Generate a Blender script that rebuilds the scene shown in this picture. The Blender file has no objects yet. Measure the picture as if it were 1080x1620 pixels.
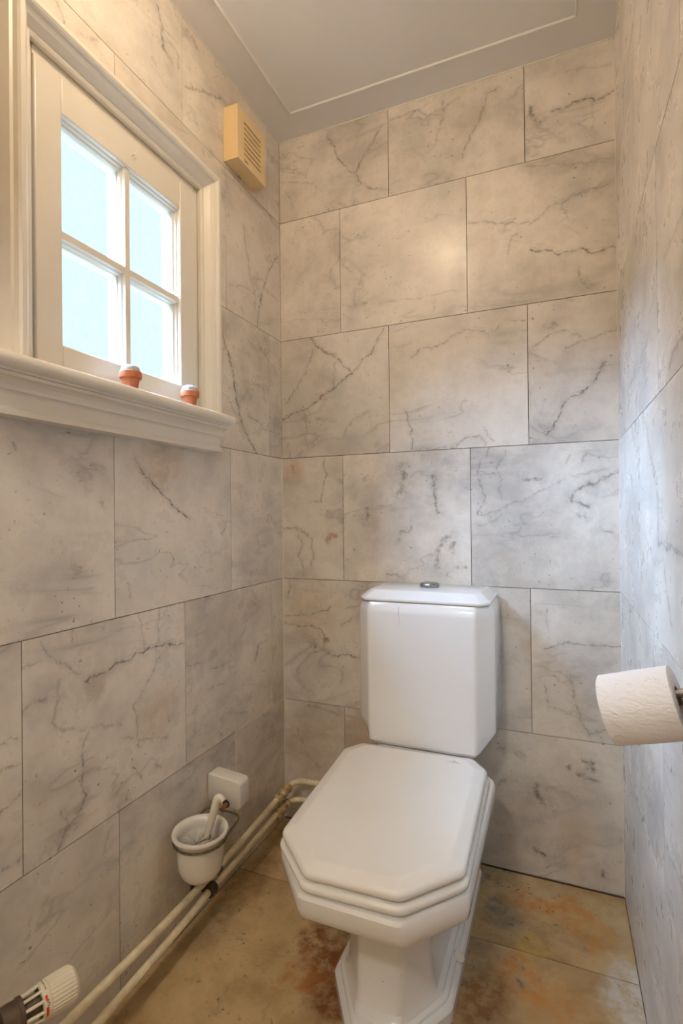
import bpy, math, random
from mathutils import Vector, Matrix
random.seed(7)
S = bpy.context.scene
COL = S.collection

# ------------------------------------------------------------------ camera
F_PX = 825.83                                   # focal length in pixels of the 1080 x 1620 frame
YAW, PITCH, ROLL = math.radians(22.445), math.radians(0.232), math.radians(-0.588)
cam_data = bpy.data.cameras.new('camera')
cam_data.sensor_fit = 'HORIZONTAL'
cam_data.sensor_width = 36.0
cam_data.lens = 36.0 * F_PX / 1080.0
cam_data.clip_start = 0.02
cam = bpy.data.objects.new('camera', cam_data)
COL.objects.link(cam)
fw = Vector((-math.sin(YAW) * math.cos(PITCH), math.cos(YAW) * math.cos(PITCH), math.sin(PITCH)))
rt = Vector((math.cos(YAW), math.sin(YAW), 0.0))
up = rt.cross(fw)
rt2 = rt * math.cos(ROLL) + up * math.sin(ROLL)
up2 = up * math.cos(ROLL) - rt * math.sin(ROLL)
M = Matrix((rt2, up2, -fw)).transposed().to_4x4()
M.translation = Vector((0.88633, -1.60598, 1.05))
cam.matrix_world = M
S.camera = cam

# ------------------------------------------------------------------ world, exposure
W = bpy.data.worlds.new('overcast sky')
S.world = W
W.use_nodes = True
bg = W.node_tree.nodes['Background']
bg.inputs['Color'].default_value = (0.66, 0.84, 1.0, 1)
bg.inputs['Strength'].default_value = 0.95
S.view_settings.view_transform = 'Standard'
S.view_settings.look = 'None'
S.view_settings.gamma = 1.0
S.view_settings.use_curve_mapping = False
S.view_settings.exposure = 0.18
S.cycles.use_light_tree = False
S.cycles.max_bounces = 5
S.cycles.diffuse_bounces = 4
S.cycles.adaptive_threshold = 0.03
S.cycles.glossy_bounces = 3
S.cycles.transmission_bounces = 3
S.cycles.caustics_reflective = False
S.cycles.caustics_refractive = False
WINDOW_POWER = 1.15                             # emission of the frosted panes
WINDOW_COLOUR = (0.68, 0.87, 1.0, 1)
LAMP_POWER = 50.0                              # emission of the ceiling globe
LAMP_COLOUR = (1.0, 0.78, 0.54, 1)

HALL_POWER = 115.0                              # emission of the unseen hallway globe, added for front light
HALL_COLOUR = (1.0, 0.945, 0.87, 1)
sun_data = bpy.data.lights.new('sky_sun', 'SUN')   # hazy bright sky on the window side
sun_data.energy = 320.0
sun_data.color = (0.45, 0.67, 1.0)
sun_data.angle = math.radians(50)
sun = bpy.data.objects.new('sky_sun', sun_data)
COL.objects.link(sun)
sun.location = (-2.0, -2.5, 3.5)
sun.rotation_euler = Vector((0.72, 0.36, -0.60)).to_track_quat('-Z', 'Y').to_euler()

# ------------------------------------------------------------------ room measures (metres)
RW, RH, RD = 1.0448, 2.3488, 1.94               # width (x), height (z), depth (towards -y)
ROWS = [0.0, 0.4102, 0.8292, 1.2456, 1.6539, 2.0668, RH]
VEINS_BACK = [
  ([0.186, 2.325, 0.22, 2.25, 0.256, 2.187, 0.282, 2.174], 3, 0.8) ,
  ([0.381, 2.305, 0.325, 2.233, 0.286, 2.173, 0.292, 2.144, 0.331, 2.116, 0.391, 2.088], 3, 0.8) ,
  ([0.055, 2.269, 0.08, 2.281, 0.126, 2.262, 0.104, 2.204, 0.065, 2.24], 4, 0.3) ,
  ([0.006, 2.213, 0.129, 2.176, 0.167, 2.138], 4, 0.3) ,
  ([0.025, 2.179, 0.053, 2.114], 4, 0.3) ,
  ([0.409, 2.312, 0.494, 2.313, 0.53, 2.287, 0.57, 2.281], 4, 0.5) ,
  ([0.574, 2.32, 0.573, 2.268, 0.546, 2.189], 5, 0.4) ,
  ([0.223, 1.911, 0.202, 1.881, 0.191, 1.845], 3, 0.55) ,
  ([0.236, 1.881, 0.272, 1.846], 3, 0.45) ,
  ([0.038, 1.747, 0.228, 1.736], 4, 0.2) ,
  ([0.307, 1.735, 0.409, 1.731, 0.488, 1.726, 0.607, 1.729], 4, 0.3) ,
  ([0.541, 1.714, 0.54, 1.674], 6, 0.25) ,
  ([0.743, 2.307, 0.706, 2.3, 0.694, 2.259, 0.683, 2.223, 0.655, 2.186, 0.635, 2.135], 5, 0.6) ,
  ([0.883, 2.192, 0.929, 2.194, 0.939, 2.204, 0.986, 2.197, 1.005, 2.191, 1.04, 2.204], 5, 0.8) ,
  ([0.991, 2.188, 0.988, 2.111], 4, 0.25) ,
  ([0.828, 2.223, 0.833, 2.189, 0.845, 2.172], 14, 0.5) ,
  ([0.921, 2.295, 0.959, 2.292, 1.034, 2.277], 5, 0.25) ,
  ([0.813, 2.053, 0.889, 2.039, 0.966, 2.021, 1.044, 2.023], 4, 0.4) ,
  ([0.889, 2.065, 1.036, 2.071], 4, 0.25) ,
  ([0.647, 1.927, 0.701, 1.918, 0.754, 1.898, 0.822, 1.888, 0.887, 1.927, 0.946, 1.939, 1.03, 1.95], 4, 0.5) ,
  ([0.826, 1.809, 0.876, 1.796, 0.891, 1.782, 0.925, 1.783, 0.958, 1.784, 0.996, 1.765, 1.033, 1.777, 1.046, 1.769], 4, 0.95) ,
  ([0.759, 1.803, 0.764, 1.846, 0.796, 1.867], 5, 0.4) ,
  ([0.948, 1.739, 0.953, 1.702, 0.971, 1.667], 4, 0.5) ,
  ([0.754, 1.898, 0.749, 1.871], 3, 0.4) ,
  ([0.116, 1.649, 0.135, 1.623, 0.163, 1.602, 0.207, 1.579, 0.235, 1.542, 0.268, 1.518, 0.304, 1.55, 0.337, 1.579, 0.376, 1.646], 4, 0.75) ,
  ([0.125, 1.607, 0.098, 1.534, 0.068, 1.502, 0.024, 1.438], 3, 0.65) ,
  ([-0.004, 1.381, 0.047, 1.397, 0.11, 1.416, 0.123, 1.432, 0.187, 1.464, 0.231, 1.493, 0.268, 1.515], 4, 0.95) ,
  ([0.207, 1.573, 0.2, 1.5, 0.187, 1.464], 4, 0.4) ,
  ([0.09, 1.4, 0.099, 1.27, 0.056, 1.249], 4, 0.4) ,
  ([0.099, 1.27, 0.166, 1.307, 0.229, 1.297, 0.254, 1.341, 0.266, 1.362, 0.32, 1.381], 5, 0.35) ,
  ([0.142, 1.372, 0.205, 1.361], 4, 0.3) ,
  ([0.029, 1.298, 0.035, 1.22, 0.048, 1.193], 3, 0.5) ,
  ([0.465, 1.539, 0.498, 1.567, 0.568, 1.568, 0.595, 1.588], 4, 0.55) ,
  ([0.401, 1.577, 0.466, 1.587], 4, 0.3) ,
  ([0.447, 1.37, 0.46, 1.32, 0.471, 1.282, 0.465, 1.25], 3, 0.7) ,
  ([0.479, 1.251, 0.602, 1.252], 3, 0.45) ,
  ([0.161, 1.244, 0.168, 1.18, 0.145, 1.091, 0.11, 1.094], 3, 0.7) ,
  ([-0.001, 1.0, 0.053, 1.004, 0.112, 0.972, 0.117, 0.913, 0.11, 0.872], 4, 0.65) ,
  ([0.053, 1.004, 0.072, 0.954, 0.065, 0.906, 0.084, 0.866, 0.081, 0.836], 5, 0.55) ,
  ([0.428, 1.202, 0.439, 1.164, 0.421, 1.116], 14, 0.5) ,
  ([0.532, 1.166, 0.536, 1.097, 0.544, 1.049], 9, 0.55) ,
  ([0.317, 1.068, 0.316, 1.034], 12, 0.45) ,
  ([0.42, 0.963, 0.431, 0.99, 0.465, 1.006], 8, 0.35) ,
  ([0.539, 0.885, 0.545, 0.932, 0.572, 0.975], 14, 0.45) ,
  ([0.384, 0.858, 0.435, 0.844], 8, 0.4) ,
  ([0.587, 1.589, 0.632, 1.606, 0.676, 1.596, 0.714, 1.585, 0.73, 1.6], 4, 0.5) ,
  ([0.767, 1.613, 0.808, 1.61], 5, 0.45) ,
  ([1.011, 1.463, 0.987, 1.414, 0.949, 1.382, 0.91, 1.362, 0.89, 1.326, 0.875, 1.28, 0.865, 1.27], 5, 0.85) ,
  ([0.823, 1.527, 0.853, 1.544, 0.883, 1.564, 0.922, 1.561, 0.951, 1.541], 5, 0.4) ,
  ([1.046, 1.551, 1.007, 1.538, 0.96, 1.527, 0.912, 1.515], 4, 0.4) ,
  ([0.859, 1.583, 0.888, 1.584], 10, 0.4) ,
  ([0.6, 1.253, 0.634, 1.282, 0.683, 1.276, 0.689, 1.254], 3, 0.6) ,
  ([0.689, 1.298, 0.71, 1.263], 3, 0.4) ,
  ([0.707, 1.241, 0.677, 1.204, 0.666, 1.171, 0.684, 1.12, 0.681, 1.081, 0.659, 1.042], 4, 0.65) ,
  ([0.747, 1.234, 0.725, 1.179, 0.736, 1.151, 0.725, 1.119, 0.74, 1.091], 5, 0.5) ,
  ([0.666, 1.171, 0.715, 1.166], 5, 0.45) ,
  ([0.67, 1.039, 0.803, 1.089, 0.898, 1.14], 6, 0.35) ,
  ([0.664, 1.011, 0.713, 1.025, 0.74, 1.046], 4, 0.4) ,
  ([1.044, 1.163, 0.975, 1.127, 0.932, 1.113, 0.924, 1.081, 0.965, 1.065], 9, 0.5) ,
  ([0.798, 1.144, 0.844, 1.147], 8, 0.5) ,
  ([0.941, 1.039, 0.955, 1.039], 9, 0.5) ,
  ([1.001, 1.0, 1.024, 0.995], 9, 0.4) ,
  ([0.591, 0.962, 0.591, 0.928], 10, 0.45) ,
  ([0.596, 0.888, 0.629, 0.886], 9, 0.45) ,
  ([0.918, 1.208, 0.911, 1.187], 5, 0.4) ,
  ([0.962, 1.211, 0.954, 1.19], 6, 0.4) ,
  ([0.004, 0.698, 0.07, 0.707, 0.107, 0.71, 0.16, 0.727, 0.186, 0.743], 3, 0.8) ,
  ([0.004, 0.674, 0.059, 0.668, 0.112, 0.672, 0.149, 0.653], 3.5, 0.7) ,
  ([0.211, 0.681, 0.246, 0.693, 0.254, 0.71], 3, 0.5) ,
  ([0.157, 0.649, 0.153, 0.597, 0.179, 0.58, 0.204, 0.576, 0.24, 0.588, 0.282, 0.576], 4, 0.85) ,
  ([0.117, 0.627, 0.122, 0.58], 9, 0.4) ,
  ([0.046, 0.481, 0.089, 0.452, 0.115, 0.441], 3, 0.3) ,
  ([0.224, 0.542, 0.218, 0.477], 4, 0.35) ,
  ([0.028, 0.823, 0.022, 0.77], 8, 0.4) ,
  ([0.231, 0.734, 0.281, 0.75], 4, 0.4) ,
  ([0.093, 0.4, 0.202, 0.381], 8, 0.3) ,
  ([0.049, 0.312, 0.086, 0.231, 0.138, 0.193], 8, 0.3) ,
  ([0.846, 0.661, 0.913, 0.681, 0.972, 0.678, 1.044, 0.681], 4, 0.65) ,
  ([0.85, 0.55, 0.857, 0.496, 0.91, 0.481], 4, 0.5) ,
  ([0.912, 0.591, 0.928, 0.527, 0.94, 0.463, 0.96, 0.433, 1.008, 0.449], 5, 0.45) ,
  ([0.856, 0.774, 0.856, 0.707], 3, 0.3) ,
  ([0.949, 0.353, 0.966, 0.351, 0.966, 0.332], 11, 0.6) ,
  ([0.821, 0.261, 0.823, 0.234, 0.838, 0.214], 14, 0.6) ,
  ([0.933, 0.315, 0.973, 0.306], 10, 0.5) ,
  ([0.904, 0.335, 0.909, 0.327], 12, 0.5) ,
  ([0.816, 0.081, 0.839, 0.07], 11, 0.6) ,
  ([0.992, 0.058, 0.994, 0.045], 10, 0.6) ,
  ([0.719, 0.357, 0.733, 0.353], 10, 0.5) ,
  ([0.718, 0.247, 0.734, 0.262], 10, 0.4) ,
  ([0.83, 0.157, 0.84, 0.165], 9, 0.35) ,
]
VEINS_LEFT = [
  ([-0.231, 1.946, -0.212, 1.869, -0.193, 1.799, -0.161, 1.748, -0.168, 1.705], 4, 0.6) ,
  ([-0.024, 1.944, -0.086, 1.861, -0.11, 1.803, -0.134, 1.753, -0.146, 1.713, -0.152, 1.659], 5, 0.9) ,
  ([-0.11, 1.803, -0.02, 1.789], 4, 0.5) ,
  ([-0.307, 1.725, -0.229, 1.758, -0.172, 1.756], 4, 0.45) ,
  ([-0.182, 1.803, -0.11, 1.827], 4, 0.4) ,
  ([-0.349, 1.568, -0.319, 1.53, -0.288, 1.464, -0.279, 1.407, -0.261, 1.351, -0.237, 1.316, -0.165, 1.246], 5, 0.95) ,
  ([-0.295, 1.553, -0.202, 1.552], 4, 0.35) ,
  ([-0.137, 1.588, -0.068, 1.559, -0.019, 1.528], 4, 0.45) ,
  ([-0.254, 1.461, -0.139, 1.47], 3, 0.35) ,
  ([-0.221, 1.363, -0.152, 1.346, -0.096, 1.331, -0.023, 1.329], 5, 0.6) ,
  ([-0.602, 2.294, -0.586, 2.257, -0.587, 2.206, -0.554, 2.193], 5, 0.85) ,
  ([-0.881, 2.047, -0.866, 2.024], 5, 0.6) ,
  ([-0.828, 2.029, -0.788, 2.058], 7, 0.45) ,
  ([-0.502, 2.169, -0.415, 2.222, -0.339, 2.258], 6, 0.6) ,
  ([-0.49, 2.328, -0.453, 2.317], 10, 0.4) ,
  ([-0.528, 2.231, -0.524, 2.199], 5, 0.5) ,
  ([-0.83, 0.717, -0.776, 0.725, -0.723, 0.731, -0.681, 0.736, -0.606, 0.74, -0.536, 0.722], 4.5, 0.95) ,
  ([-0.89, 0.74, -0.886, 0.722, -0.896, 0.692, -0.896, 0.645, -0.852, 0.629, -0.773, 0.609, -0.734, 0.592], 7, 0.4) ,
  ([-0.822, 0.616, -0.836, 0.572, -0.834, 0.512, -0.83, 0.489, -0.841, 0.466, -0.877, 0.441, -0.9, 0.415], 5, 0.7) ,
  ([-0.926, 0.818, -0.919, 0.8, -0.893, 0.776, -0.842, 0.736], 4, 0.45) ,
  ([-0.969, 0.78, -0.926, 0.786], 5, 0.35) ,
  ([-0.966, 0.703, -0.941, 0.71, -0.916, 0.712], 6, 0.5) ,
  ([-1.006, 0.662, -0.988, 0.665, -0.97, 0.658], 5, 0.6) ,
  ([-1.006, 0.619, -0.969, 0.613], 4, 0.5) ,
  ([-1.007, 0.545, -0.966, 0.56], 3, 0.6) ,
  ([-0.999, 0.444, -0.967, 0.442], 5, 0.5) ,
  ([-0.854, 0.829, -0.856, 0.804], 4, 0.6) ,
  ([-0.68, 0.825, -0.672, 0.776, -0.664, 0.742], 4, 0.45) ,
  ([-0.611, 0.826, -0.621, 0.785, -0.612, 0.746], 4, 0.45) ,
  ([-0.606, 0.723, -0.642, 0.674, -0.671, 0.646, -0.698, 0.616, -0.688, 0.584, -0.683, 0.519], 4, 0.5) ,
  ([-0.705, 0.5, -0.684, 0.467, -0.673, 0.45], 4, 0.5) ,
  ([-0.735, 0.567, -0.655, 0.532, -0.591, 0.51], 5, 0.4) ,
  ([-0.885, 0.486, -0.873, 0.453], 4, 0.5) ,
  ([-0.766, 0.386, -0.78, 0.35], 4, 0.5) ,
  ([-0.78, 0.818, -0.785, 0.811], 3, 0.7) ,
  ([-0.636, 0.466, -0.616, 0.446], 5, 0.4) ,
  ([-0.716, 0.435, -0.724, 0.424], 3, 0.5) ,
  ([-0.693, 1.197, -0.677, 1.165], 3, 0.3) ,
  ([-0.677, 1.165, -0.652, 1.145, -0.608, 1.109, -0.56, 1.073, -0.498, 1.039], 4, 0.95) ,
  ([-0.525, 0.664, -0.448, 0.654], 4, 0.5) ,
  ([-0.412, 0.626, -0.322, 0.625], 4, 0.55) ,
  ([-0.425, 0.578, -0.35, 0.57], 4, 0.5) ,
  ([-0.174, 0.628, -0.182, 0.596], 12, 0.4) ,
  ([-0.329, 1.048, -0.356, 0.995], 4, 0.4) ,
  ([-0.713, 0.901, -0.705, 0.87], 6, 0.4) ,
  ([-0.976, 1.181, -0.968, 1.172], 6, 0.5) ,
  ([-0.789, 1.085, -0.778, 1.069], 4, 0.5) ,
]
VEINS_RIGHT = [
  ([-0.464, 1.216, -0.528, 1.136, -0.585, 1.066, -0.579, 0.995, -0.786, 0.99], 6, 0.7) ,
  ([-0.428, 1.01, -0.53, 0.958, -0.619, 0.966, -0.687, 0.875], 5, 0.6) ,
  ([-0.69, 1.266, -0.736, 1.284, -0.803, 1.284], 7, 0.7) ,
  ([-0.163, 1.331, -0.352, 1.352, -0.513, 1.371], 6, 0.5) ,
  ([-0.314, 1.453, -0.545, 1.355], 6, 0.4) ,
  ([-0.813, 1.447, -0.666, 1.443, -0.516, 1.408], 5, 0.45) ,
  ([-0.324, 0.467, -0.49, 0.49], 5, 0.45) ,
  ([-0.575, 0.511, -0.646, 0.499, -0.751, 0.518], 5, 0.6) ,
  ([-0.268, 0.155, -0.423, 0.186, -0.628, 0.228], 6, 0.5) ,
]

# ------------------------------------------------------------------ node helpers
class NT:
    def __init__(s, mat):
        s.t = mat.node_tree
    def n(s, kind, _out=0, **kw):
        nd = s.t.nodes.new(kind)
        ins = kw.pop('i', {})
        for k, v in kw.items():
            setattr(nd, k, v)
        for k, v in ins.items():
            sock = nd.inputs[k]
            if hasattr(v, 'is_output'):
                s.t.links.new(v, sock)
            else:
                sock.default_value = v
        return nd.outputs[_out]
    def math(s, op, a, b=0.0, clamp=False):
        return s.n('ShaderNodeMath', operation=op, use_clamp=clamp, i={0: a, 1: b})
    def vec(s, op, a, b=None, out=0):
        i = {0: a}
        if b is not None:
            i[1] = b
        return s.n('ShaderNodeVectorMath', _out=out, operation=op, i=i)
    def noise(s, vec, scale, detail=4.0, rough=0.55, dist=0.0, out=0, flat=False):
        return s.n('ShaderNodeTexNoise', _out=out, noise_dimensions='2D' if flat else '3D', i={'Vector': vec, 'Scale': scale, 'Detail': detail, 'Roughness': rough, 'Distortion': dist})
    def fnoise(s, *a, **k):
        return s.noise(*a, flat=True, **k)
    def ramp(s, v, a, b, c=0.0, d=1.0):
        return s.n('ShaderNodeMapRange', i={'Value': v, 'From Min': a, 'From Max': b, 'To Min': c, 'To Max': d})
    def mix(s, f, a, b, mode='MIX'):
        nd = s.t.nodes.new('ShaderNodeMix')
        nd.data_type = 'RGBA'
        nd.blend_type = mode
        for k, v in ((0, f), (6, a), (7, b)):
            if hasattr(v, 'is_output'):
                s.t.links.new(v, nd.inputs[k])
            else:
                nd.inputs[k].default_value = v
        return nd.outputs[2]

def new_mat(name):
    m = bpy.data.materials.new(name)
    m.use_nodes = True
    return m, NT(m), m.node_tree.nodes['Principled BSDF']

def link(m, a, b):
    m.node_tree.links.new(a, b)

def rgb(r, g, b):
    return (r, g, b, 1.0)

def plain(name, col, rough=0.4, metal=0.0, noise_amt=0.06, noise_scale=20.0, bump=0.0, bump_scale=120.0, coat=0.0, spec=0.5):
    """A solid colour with slight mottling, optional fine relief."""
    m, t, b = new_mat(name)
    pos = t.n('ShaderNodeNewGeometry')
    nz = t.noise(pos, noise_scale, 5.0)
    f = t.ramp(nz, 0.3, 0.7, 1.0 - noise_amt, 1.0 + noise_amt)
    c = t.mix(1.0, rgb(*col), t.n('ShaderNodeCombineColor', i={0: f, 1: f, 2: f}), 'MULTIPLY')
    link(m, c, b.inputs['Base Color'])
    b.inputs['Roughness'].default_value = rough
    b.inputs['Metallic'].default_value = metal
    b.inputs['Coat Weight'].default_value = coat
    b.inputs['Specular IOR Level'].default_value = spec
    if bump:
        h = t.noise(pos, bump_scale, 4.0)
        bp = t.n('ShaderNodeBump', i={'Strength': bump, 'Distance': 0.002, 'Height': h})
        link(m, bp, b.inputs['Normal'])
    return m

def segment_group():
    """One vein segment as a node group: soft line from A along D, laid over the veins drawn before it."""
    g = bpy.data.node_groups.new('vein_segment', 'ShaderNodeTree')
    for nm, ty in (('P', 'NodeSocketVector'), ('A', 'NodeSocketVector'), ('N', 'NodeSocketVector'), ('D', 'NodeSocketVector'), ('W', 'NodeSocketFloat'), ('S', 'NodeSocketFloat'), ('H', 'NodeSocketFloat'), ('Last', 'NodeSocketFloat')):
        g.interface.new_socket(nm, in_out='INPUT', socket_type=ty)
    g.interface.new_socket('Mask', in_out='OUTPUT', socket_type='NodeSocketFloat')
    class Holder:
        node_tree = g
    t = NT(Holder)
    gi, go = g.nodes.new('NodeGroupInput'), g.nodes.new('NodeGroupOutput')
    I = gi.outputs
    q = t.vec('SUBTRACT', I['P'], I['A'])
    k = t.math('MULTIPLY', t.vec('DOT_PRODUCT', q, I['N'], out=1), 1.0, clamp=True)
    d = t.vec('DISTANCE', q, t.n('ShaderNodeVectorMath', operation='SCALE', i={0: I['D'], 'Scale': k}), out=1)
    r = t.math('DIVIDE', d, I['W'])
    core = t.math('SUBTRACT', 1.0, r, clamp=True)
    halo = t.math('MULTIPLY', t.math('SUBTRACT', 1.0, t.math('MULTIPLY', r, 0.3), clamp=True), I['H'])
    v = t.math('MULTIPLY', t.math('MAXIMUM', core, halo), I['S'])
    g.links.new(t.math('MAXIMUM', v, I['Last']), go.inputs[0])
    return g
VEIN_GROUP = segment_group()

def segment_mask(t, p, segs, halo=0.26):
    """Mask of thin lines: segs = [(ax, ay, bx, by, halfwidth, strength)] in the plane of p (x, y)."""
    acc = 0.0
    for ax, ay, bx, by, w, s in segs:
        dx, dy = bx - ax, by - ay
        l2 = dx * dx + dy * dy + 1e-9
        acc = t.n('ShaderNodeGroup', node_tree=VEIN_GROUP, i={0: p, 1: (ax, ay, 0.0), 2: (dx / l2, dy / l2, 0.0), 3: (dx, dy, 0.0), 4: w, 5: s, 6: halo, 7: acc})
    return acc

def marble(name, plane, seed, veins=(), stains=(), tint=1.0, warm=0.0, cloud=1.0, floor=False, pits=1.0):
    """Old polished marble: pale clouded ground, drawn veins, faint natural veins, pits and stains with shapes of their own."""
    rnd = random.Random(seed)
    m, t, b = new_mat(name)
    pos = t.n('ShaderNodeNewGeometry')
    sep = t.t.nodes.new('ShaderNodeSeparateXYZ')
    t.t.links.new(pos, sep.inputs[0])
    a, c = {'xz': (0, 2), 'yz': (1, 2), 'xy': (0, 1)}[plane]
    p0 = t.n('ShaderNodeCombineXYZ', i={0: sep.outputs[a], 1: sep.outputs[c], 2: 0.0})
    off = (rnd.uniform(-40, 40), rnd.uniform(-40, 40), rnd.uniform(-40, 40))
    ps = t.vec('ADD', p0, off)
    # ground
    big = t.fnoise(ps, 3.2, 2.0, 0.6)
    mid = t.fnoise(ps, 11.0, 4.0, 0.68)
    if floor:
        light, dark = rgb(0.60, 0.44, 0.23), rgb(0.30, 0.175, 0.06)
    else:
        light = rgb(0.83 * tint, (0.765 - 0.02 * warm) * tint, (0.685 - 0.06 * warm) * tint)
        dark = rgb(0.56 * tint, (0.505 - 0.02 * warm) * tint, (0.445 - 0.05 * warm) * tint)
    f1 = t.ramp(big, 0.36, 0.66, 0.0, 0.75 * cloud)
    f2 = t.ramp(mid, 0.45, 0.75, 0.0, 0.55 * cloud)
    col = t.mix(t.math('ADD', f1, f2, clamp=True), light, dark)
    # greenish / grey clouding
    low = t.fnoise(ps, 5.0, 2.0)
    g2 = t.ramp(low, 0.55, 0.8, 0.0, 0.35)
    col = t.mix(g2, col, rgb(0.50, 0.50, 0.46) if not floor else rgb(0.40, 0.36, 0.28))
    # wobble
    wob = t.vec('SUBTRACT', t.fnoise(p0, 26.0, 3.0, 0.68, 0.0, out=1), (0.5, 0.5, 0.5))
    pw = t.vec('ADD', p0, t.n('ShaderNodeVectorMath', operation='SCALE', i={0: wob, 'Scale': 0.028}))
    pw = t.vec('MULTIPLY', pw, (1.0, 1.0, 0.0))
    # faint natural veins
    th = math.radians(rnd.choice((28, 38, -30, 55)))
    pn = t.n('ShaderNodeMapping', vector_type='POINT', i={'Vector': ps, 'Rotation': (0, 0, th), 'Scale': (0.55, 1.35, 1.0)})
    rid = t.math('ABSOLUTE', t.math('SUBTRACT', t.fnoise(pn, 4.2, 4.0, 0.54, 0.35), 0.5))
    soft = t.math('MULTIPLY', t.ramp(rid, 0.0, 0.075, 0.42, 0.0), t.ramp(big, 0.44, 0.64, 0.0, 1.0))
    col = t.mix(soft, col, rgb(0.42, 0.40, 0.375) if not floor else rgb(0.34, 0.22, 0.10))
    rid = t.ramp(rid, 0.0, 0.018, 1.0, 0.0)
    msk = t.ramp(low, 0.46, 0.62, 0.0, 0.32 if pits else 0.2)
    nat = t.math('MULTIPLY', rid, msk)
    col = t.mix(nat, col, rgb(0.25, 0.21, 0.17))
    # stains
    if stains:
        mott = t.ramp(t.fnoise(ps, 32.0, 4.0, 0.65), 0.34, 0.6, 0.25 if floor else 0.6, 1.15)
        ps2 = t.vec('ADD', p0, t.n('ShaderNodeVectorMath', operation='SCALE', i={0: t.vec('SUBTRACT', t.fnoise(p0, 14.0, 4.0, 0.6, 0.0, out=1), (0.5, 0.5, 0.5)), 'Scale': 0.10})) if floor else pw
    for sx, sy, rx, ry, sc, ss in stains:
        q = t.vec('SUBTRACT', ps2, (sx, sy, 0.0))
        q = t.vec('MULTIPLY', q, (1.0 / rx, 1.0 / ry, 0.0))
        d = t.vec('LENGTH', q, out=1)
        col = t.mix(t.math('MULTIPLY', t.ramp(d, 0.5 if floor else 0.35, 1.0, ss, 0.0), mott, clamp=True), col, rgb(*sc))
    # drawn veins
    mask = segment_mask(t, pw, veins) if veins else None
    if mask is not None:
        br = t.ramp(t.fnoise(ps, 55.0, 2.0, 0.7), 0.32, 0.62, 0.30, 1.25)
        mask = t.math('MULTIPLY', mask, br, clamp=True)
        col = t.mix(mask, col, rgb(0.21, 0.18, 0.15))
    # pits
    pm = t.math('MULTIPLY', t.ramp(t.fnoise(ps, 60.0 if floor else 75.0, 2.0, 0.6), 0.66 if floor else 0.71, 0.74 if floor else 0.78, 0.0, 0.85 if floor else 0.75 * pits), t.ramp(low, 0.45, 0.62, 0.15, 1.0))
    col = t.mix(pm, col, rgb(0.12, 0.09, 0.06))
    link(m, col, b.inputs['Base Color'])
    ro = t.ramp(mid, 0.3, 0.7, 0.25, 0.36) if not floor else t.ramp(mid, 0.3, 0.7, 0.42, 0.6)
    link(m, ro, b.inputs['Roughness'])
    b.inputs['Specular IOR Level'].default_value = 0.5
    if floor:
        bp = t.n('ShaderNodeBump', i={'Strength': 0.1, 'Distance': 0.01, 'Height': t.fnoise(ps, 7.0, 2.0)})
        link(m, bp, b.inputs['Normal'])
    return m

def ceramic(name, col, specks=None, crack=None, rough=0.10):
    m, t, b = new_mat(name)
    pos = t.n('ShaderNodeNewGeometry')
    nz = t.noise(pos, 9.0, 4.0)
    c = t.mix(t.ramp(nz, 0.35, 0.7, 0.0, 0.25), rgb(*col), rgb(col[0] * 0.93, col[1] * 0.90, col[2] * 0.85))
    if specks:
        vo = t.n('ShaderNodeTexVoronoi', i={'Vector': pos, 'Scale': 55.0})
        q = t.vec('DISTANCE', pos, specks, out=1)
        f = t.math('MULTIPLY', t.ramp(vo, 0.07, 0.13, 0.8, 0.0), t.ramp(q, 0.03, 0.10, 1.0, 0.0))
        c = t.mix(f, c, rgb(0.15, 0.10, 0.06))
    if crack:
        sep = t.t.nodes.new('ShaderNodeSeparateXYZ')
        t.t.links.new(pos, sep.inputs[0])
        p0 = t.n('ShaderNodeCombineXYZ', i={0: sep.outputs[0], 1: sep.outputs[2], 2: 0.0})
        c = t.mix(segment_mask(t, p0, crack, 0.0), c, rgb(0.12, 0.10, 0.08))
    link(m, c, b.inputs['Base Color'])
    b.inputs['Roughness'].default_value = rough
    b.inputs['Coat Weight'].default_value = 0.3
    b.inputs['Coat Roughness'].default_value = 0.06
    return m

# ------------------------------------------------------------------ mesh helpers
def world_loc(o):
    v = Vector((0, 0, 0))
    while o is not None:
        v += o.location
        o = o.parent
    return v

def mk(name, geo, mat, parent=None, smooth=False, bevel=0.0, angle=35.0):
    """One mesh object from (verts, faces) in world metres; its origin is the middle of its foot."""
    verts, faces = geo
    xs, ys, zs = zip(*verts)
    org = Vector(((min(xs) + max(xs)) / 2, (min(ys) + max(ys)) / 2, min(zs)))
    me = bpy.data.meshes.new(name)
    me.from_pydata([(v[0] - org.x, v[1] - org.y, v[2] - org.z) for v in verts], [], faces)
    me.validate()
    import bmesh
    bm = bmesh.new()
    bm.from_mesh(me)
    bmesh.ops.recalc_face_normals(bm, faces=bm.faces)
    bm.to_mesh(me)
    bm.free()
    if smooth:
        for p in me.polygons:
            p.use_smooth = True
        me.set_sharp_from_angle(angle=math.radians(angle))
    if mat is not None:
        me.materials.append(mat)
    o = bpy.data.objects.new(name, me)
    COL.objects.link(o)
    o.location = org - (world_loc(parent) if parent else Vector((0, 0, 0)))
    o.parent = parent
    if bevel:
        md = o.modifiers.new('bevel', 'BEVEL')
        md.width = bevel
        md.segments = 3
        md.limit_method = 'ANGLE'
        md.angle_limit = math.radians(30)
        if not smooth:
            for p in me.polygons:
                p.use_smooth = True
            me.set_sharp_from_angle(angle=math.radians(60))
    return o

def join(*geos):
    V, Fc = [], []
    for v, f in geos:
        k = len(V)
        V += list(v)
        Fc += [tuple(i + k for i in q) for q in f]
    return V, Fc

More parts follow.
